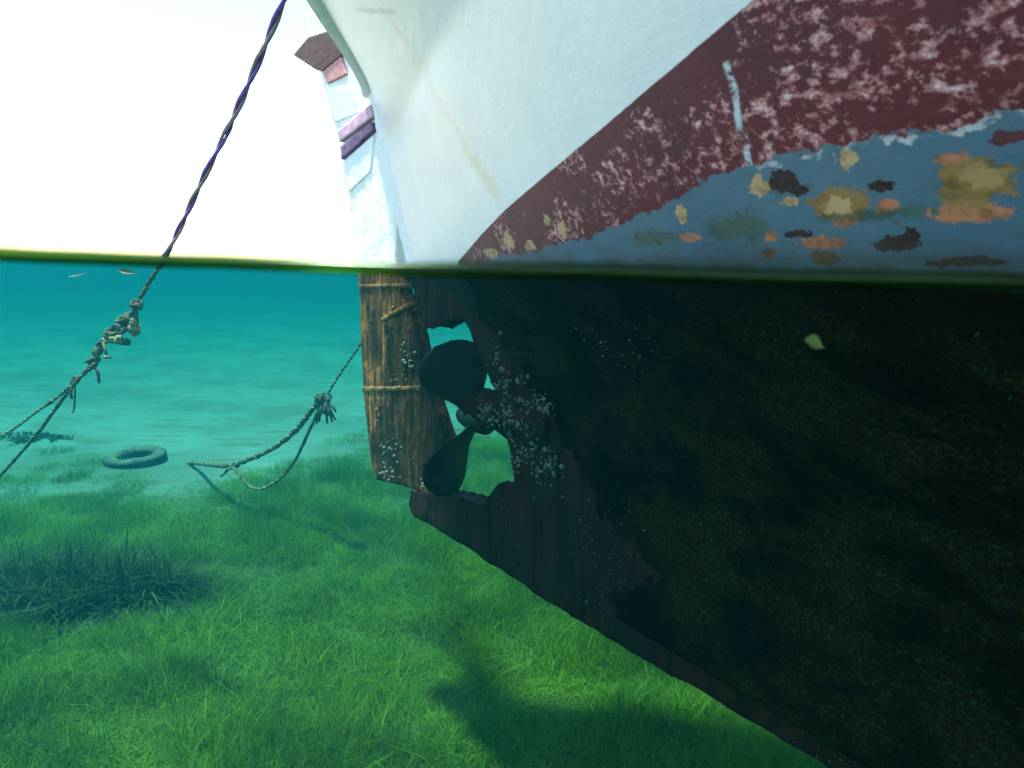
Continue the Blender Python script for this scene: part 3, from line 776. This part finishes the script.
def weed():
    V = []; F = []; tone = []
    bw = BVHTree.FromPolygons([Vector(v) for v in HV], HF)
    for _ in range(14000):
        t = .35+3.2*random.random()**.9; z = -.03-.82*random.random()
        if noise.noise(Vector((t*3, z*4, 1)))+random.gauss(0, .2) < -.02: continue
        hh = bw.ray_cast(Vector((t, -2.5, z)), Vector((0, 1, 0)))
        if hh[0] is None: continue
        n_ = hh[1] if hh[1].y < 0 else -hh[1]
        for _ in range(3):
            p = hh[0]+Vector((random.gauss(0, .006), 0, random.gauss(0, .006))); L = random.uniform(.0015, .0048)
            d = (n_+Vector((random.gauss(0, .6), random.gauss(0, .3), random.gauss(-.5, .6)))).normalized()
            s_ = d.cross(Vector((random.random(), random.random(), random.random()))).normalized()*L*.22; i0 = len(V)
            V += [p-n_*.002-s_, p-n_*.002+s_, p+d*L*.6+s_*1.2, p+d*L, p+d*L*.6-s_*1.2]
            F += [(i0, i0+1, i0+2, i0+4), (i0+4, i0+2, i0+3)]; tone += [random.random()]*5
    g = G('bottom_weed'); at_ = g.n('ShaderNodeAttribute'); at_.attribute_name = 'tone'
    m_ = g.finish(g.mix(g.ramp(at_.outputs['Fac'], .45, 1), (.004, .008, .003), (.030, .060, .018)), .85, spec=.05)
    o = from_py('weed', V, F, m_, boat, smooth=False); tag(o, kind='stuff')
    a_ = o.data.attributes.new('tone', 'FLOAT', 'POINT'); a_.data.foreach_set('value', tone)
weed()

# ================================================================== ROPES
M_ROPE_P = simple('purple_rope', (.10, .06, .26), (.18, .11, .40), 40, .8, kind='Object')
M_ROPE_G = simple('grey_rope', (.16, .14, .16), (.28, .26, .27), 40, .85)
M_ALG = simple('algae_rope', (.045, .06, .035), (.11, .12, .06), 25, .9)
M_ALG2 = simple('pale_growth', (.09, .10, .05), (.32, .31, .15), 30, .85)
def lump(name, c, r, mat, parent, seed, sq=(1, 1, 1)):
    bm = bmesh.new(); bmesh.ops.create_icosphere(bm, subdivisions=3, radius=1)
    for v in bm.verts:
        n_ = 1+.35*noise.noise(v.co*1.7+Vector((seed, 0, 0)))+.22*noise.noise(v.co*4.5+Vector((seed, 0, 0)))
        v.co = Vector((v.co.x*sq[0], v.co.y*sq[1], v.co.z*sq[2]))*r*n_
    bmesh.ops.translate(bm, verts=bm.verts[:], vec=c); return from_bm(name, bm, mat, parent)
def knot(c, r, rr, parent, seed):
    """a few turns of rope wrapped tight at one spot"""
    random.seed(seed); V = []; F = []
    for i in range(4):
        ax = Vector((random.gauss(0, 1), random.gauss(0, 1), random.gauss(0, 1))).normalized(); b_ = ax.orthogonal().normalized(); d_ = ax.cross(b_)
        o = Vector((random.gauss(0, r*.3), random.gauss(0, r*.2), random.gauss(0, r*.4)))
        tube([Vector(c)+o+(b_*math.cos(a_)+d_*math.sin(a_)*.7)*r*random.uniform(.95, 1.05) for a_ in np.linspace(0, 6.28, 22)], rr, 7, False, V, F)
    f0 = len(F)
    return from_py('knot', V, F, M_ALG, parent)

r1 = empty('mooring_rope', at(172, 243, 2.8))
tag(r1, 'twisted purple mooring rope slanting into the water left of the stern, knotted and mossy below', 'rope')
def local(o, *parts):
    for q in parts: q.matrix_parent_inverse = Matrix.Translation(-o.location)
top_ = rope_mesh('dry_rope', [at(298, -34, 2.12), at(284, 0, 2.2), at(258, 62, 2.35), at(230, 125, 2.5), at(200, 185, 2.65), at(176, 236, 2.78), at(160, 266, 2.84)], .0115, [M_ROPE_P, M_ROPE_G], twist=.32, strands=2, parent=r1)
main_px = [(161, 264, 2.84), (148, 284, 2.9), (139, 300, 2.93), (128, 318, 2.97), (112, 336, 3.0), (99, 350, 3.05), (92, 365, 3.1), (78, 380, 3.18), (62, 400, 3.3), (40, 430, 3.5), (16, 458, 3.75), (-10, 486, 4.0), (-70, 545, 4.6), (-110, 585, 5.0)]
low_ = rope_mesh('wet_rope', [at(*p) for p in main_px], .0078, [M_ALG, M_ALG, M_ALG2], twist=.11, fuzz=.006, parent=r1)
leg2 = rope_mesh('wet_rope', [at(*p) for p in [(74, 383, 3.2), (56, 398, 3.35), (36, 412, 3.6), (16, 427, 3.85), (-6, 440, 4.1), (-80, 480, 5), (-170, 540, 6)]], .0075, [M_ALG, M_ALG2], twist=.09, fuzz=.004, parent=r1, seed=2, strands=2)
side_ = rope_mesh('wet_rope', [at(*p) for p in [(140, 300, 2.9), (133, 312, 2.9), (124, 330, 2.95), (112, 340, 2.98), (100, 342, 3.0), (96, 362, 3.0), (84, 372, 3.08)]], .010, [M_ALG, M_ALG2], twist=.07, fuzz=.012, parent=r1, seed=5, strands=2)
parts = [top_, low_, leg2, side_]
for i, (px, py, Y, r_, rr) in enumerate([(137, 306, 2.9, .016, .007), (127, 322, 2.93, .024, .008), (112, 334, 2.98, .026, .008), (99, 350, 3.03, .018, .007), (92, 363, 3.06, .018, .006), (75, 380, 3.18, .016, .006), (50, 402, 3.4, .010, .005)]):
    parts.append(knot(at(px, py, Y), r_, rr, r1, 20+i))
for i, (px, py, Y, r_) in enumerate([(135, 329, 2.9, .026), (134, 322, 2.89, .018), (119, 340, 2.92, .020), (126, 342, 2.93, .017), (112, 340, 2.94, .014)]):
    parts.append(lump('sponge_growth', at(px, py, Y), r_, M_ALG2 if i != 3 else M_ALG, r1, i*3.1))
for ds in ([(103, 342, 2.96), (105, 349, 2.95), (107, 357, 2.95)], [(94, 366, 3.04), (98, 373, 3.03), (99, 383, 3.03)], [(75, 383, 3.16), (75, 396, 3.15), (74, 409, 3.14), (72, 413, 3.13)], [(74, 382, 3.16), (71, 392, 3.15), (72, 399, 3.15)], [(136, 308, 2.9), (137, 318, 2.89), (136, 326, 2.89)]):
    V, F = tube(spline([at(*p) for p in ds], 8), .0065 if len(ds) < 4 else .004, 7)
    parts.append(from_py('frayed_end', V, F, M_ALG2 if ds[0][0] == 103 else M_ALG, r1))
parts.append(lump('sponge_growth', at(107, 357, 2.95), .013, M_ALG2, r1, 44, (1.2, 1, .6)))
local(r1, *parts)

r2 = empty('looped_rope', at(325, 400, 4.5))
tag(r2, 'algae covered rope hanging behind the rudder with a frayed knot and a long sagging loop', 'rope')
parts = [rope_mesh('thin_rope', [at(*p) for p in [(400, 276, 4.2), (378, 318, 4.3), (358, 348, 4.4), (340, 374, 4.45), (325, 398, 4.5)]], .0085, [M_ALG, M_ALG2], twist=.07, parent=r2, strands=2),
         rope_mesh('thick_rope', [at(*p) for p in [(323, 400, 4.5), (312, 410, 4.55), (296, 430, 4.65), (275, 447, 4.8), (250, 459, 5.0), (232, 465, 5.15), (214, 465, 5.4), (196, 463, 6.1), (172, 463, 7.0)]], .016, [M_ALG, M_ALG2, M_ALG], twist=.12, fuzz=.014, parent=r2, seed=8),
         rope_mesh('loop_rope', [at(*p) for p in [(322, 402, 4.5), (316, 415, 4.52), (306, 438, 4.6), (294, 462, 4.7), (278, 480, 4.8), (260, 489, 4.9), (247, 485, 4.95), (240, 474, 5.0), (231, 468, 5.1), (221, 476, 5.15)]], .0105, [M_ALG2, M_ALG, M_ALG2], twist=.08, fuzz=.008, parent=r2, seed=9),
         knot(at(323, 401, 4.48), .035, .012, r2, 61), knot(at(320, 398, 4.48), .028, .012, r2, 62), knot(at(328, 398, 4.47), .02, .010, r2, 67),
         knot(at(236, 466, 5.1), .02, .007, r2, 63)]
random.seed(4)
V = []; F = []
for k in range(16):
    a_ = at(random.uniform(321, 329), 402, 4.46); e = at(random.uniform(314, 337), random.uniform(412, 425), 4.44+random.uniform(-.04, .04))
    tube([a_, a_.lerp(e, .4)+Vector((random.gauss(0, .01), 0, random.gauss(0, .01))), e], [.008, .012, .006], 6, True, V, F)
parts.append(from_py('frayed_end', V, F, [M_ALG], r2))
local(r2, *parts)

# ================================================================== SMALL FLOATING THINGS
def leaf(px, py, Y, L, col, rot, label, curl=.25, wd=.36):
    g = G('leaf'); P = g.coord('Object'); nz = g.noise(P, 60, 3, .6)
    mat = g.finish(g.mix(g.ramp(nz, .35, .7), col, tuple(k*.6 for k in col)), .6, nz, .3, .001)
    V = []; F = []; n = 14
    for s_ in (0, .0006):
        for i in range(n+1):
            s = i/n; w_ = L*wd*math.sin(math.pi*s**.85)*(1-.25*s)+.0005
            for k, f in enumerate((-1, -.5, 0, .5, 1)):
                V.append(((s-.5)*L, f*w_*.5, curl*w_*abs(f)+curl*L*.3*(s-.5)**2+s_))
    m_ = (n+1)*5
    for sd_ in range(2):
        for i in range(n):
            for k in range(4):
                a_ = sd_*m_+i*5+k; q = (a_, a_+1, a_+6, a_+5); F.append(q if sd_ else q[::-1])
    st, sf = tube([(L*.48, 0, curl*L*.07), (L*.60, .001, curl*L*.14)], .0005, 5); b0 = len(V); V += st; F += [tuple(b0+q for q in f) for f in sf]
    o = from_py('floating_leaf', V, F, mat); o.location = at(px, py, Y); o.rotation_euler = rot
    tag(o, label, 'leaf'); return o
leaf(813, 344, .40, .012, (.17, .23, .05), (R(60), R(22), R(8)), 'small yellow green leaf drifting in front of the dark fouled hull', wd=.8)
leaf(127, 272, 2.6, .055, (.30, .16, .06), (R(70), R(10), R(20)), 'small brown dead leaf drifting just under the surface beside the mooring rope')
leaf(77, 275, 3.0, .07, (.42, .44, .30), (R(75), R(-12), R(5)), 'thin pale leaf strip drifting under the surface left of the brown leaf', wd=.12)

# ================================================================== MEADOW (last: it is the heaviest mesh)
pts = []
for _ in range(60000):
    y = 1.5 + 11.7*random.random()**1.35; x = random.uniform(-.95, .85)*(y+1)
    if len(pts) > 5200: break
    c_, nz = grass_cover(x, y)
    if random.random() > c_: continue
    h = max(.35, .8+1.5*noise.noise(Vector((x*2.6, y*2.6, 4)))+.5*nz)*random.uniform(.75, 1.25)*(.4+.6*c_)
    pts.append((x, y, bed_z(x, y), random.uniform(.8, 1.3)*(1+max(0, y-6)*.06), h, 4*noise.noise(Vector((x*.9, y*.9, 9)))+random.gauss(0, .9), random.gauss(0, .2)+.55*noise.noise(Vector((x*2.3, y*2.3, 2)))))
scatter('seagrass_meadow', pts, tufts, MEADOW, 'short bright green seagrass meadow covering the seabed below the boat', 'seagrass')
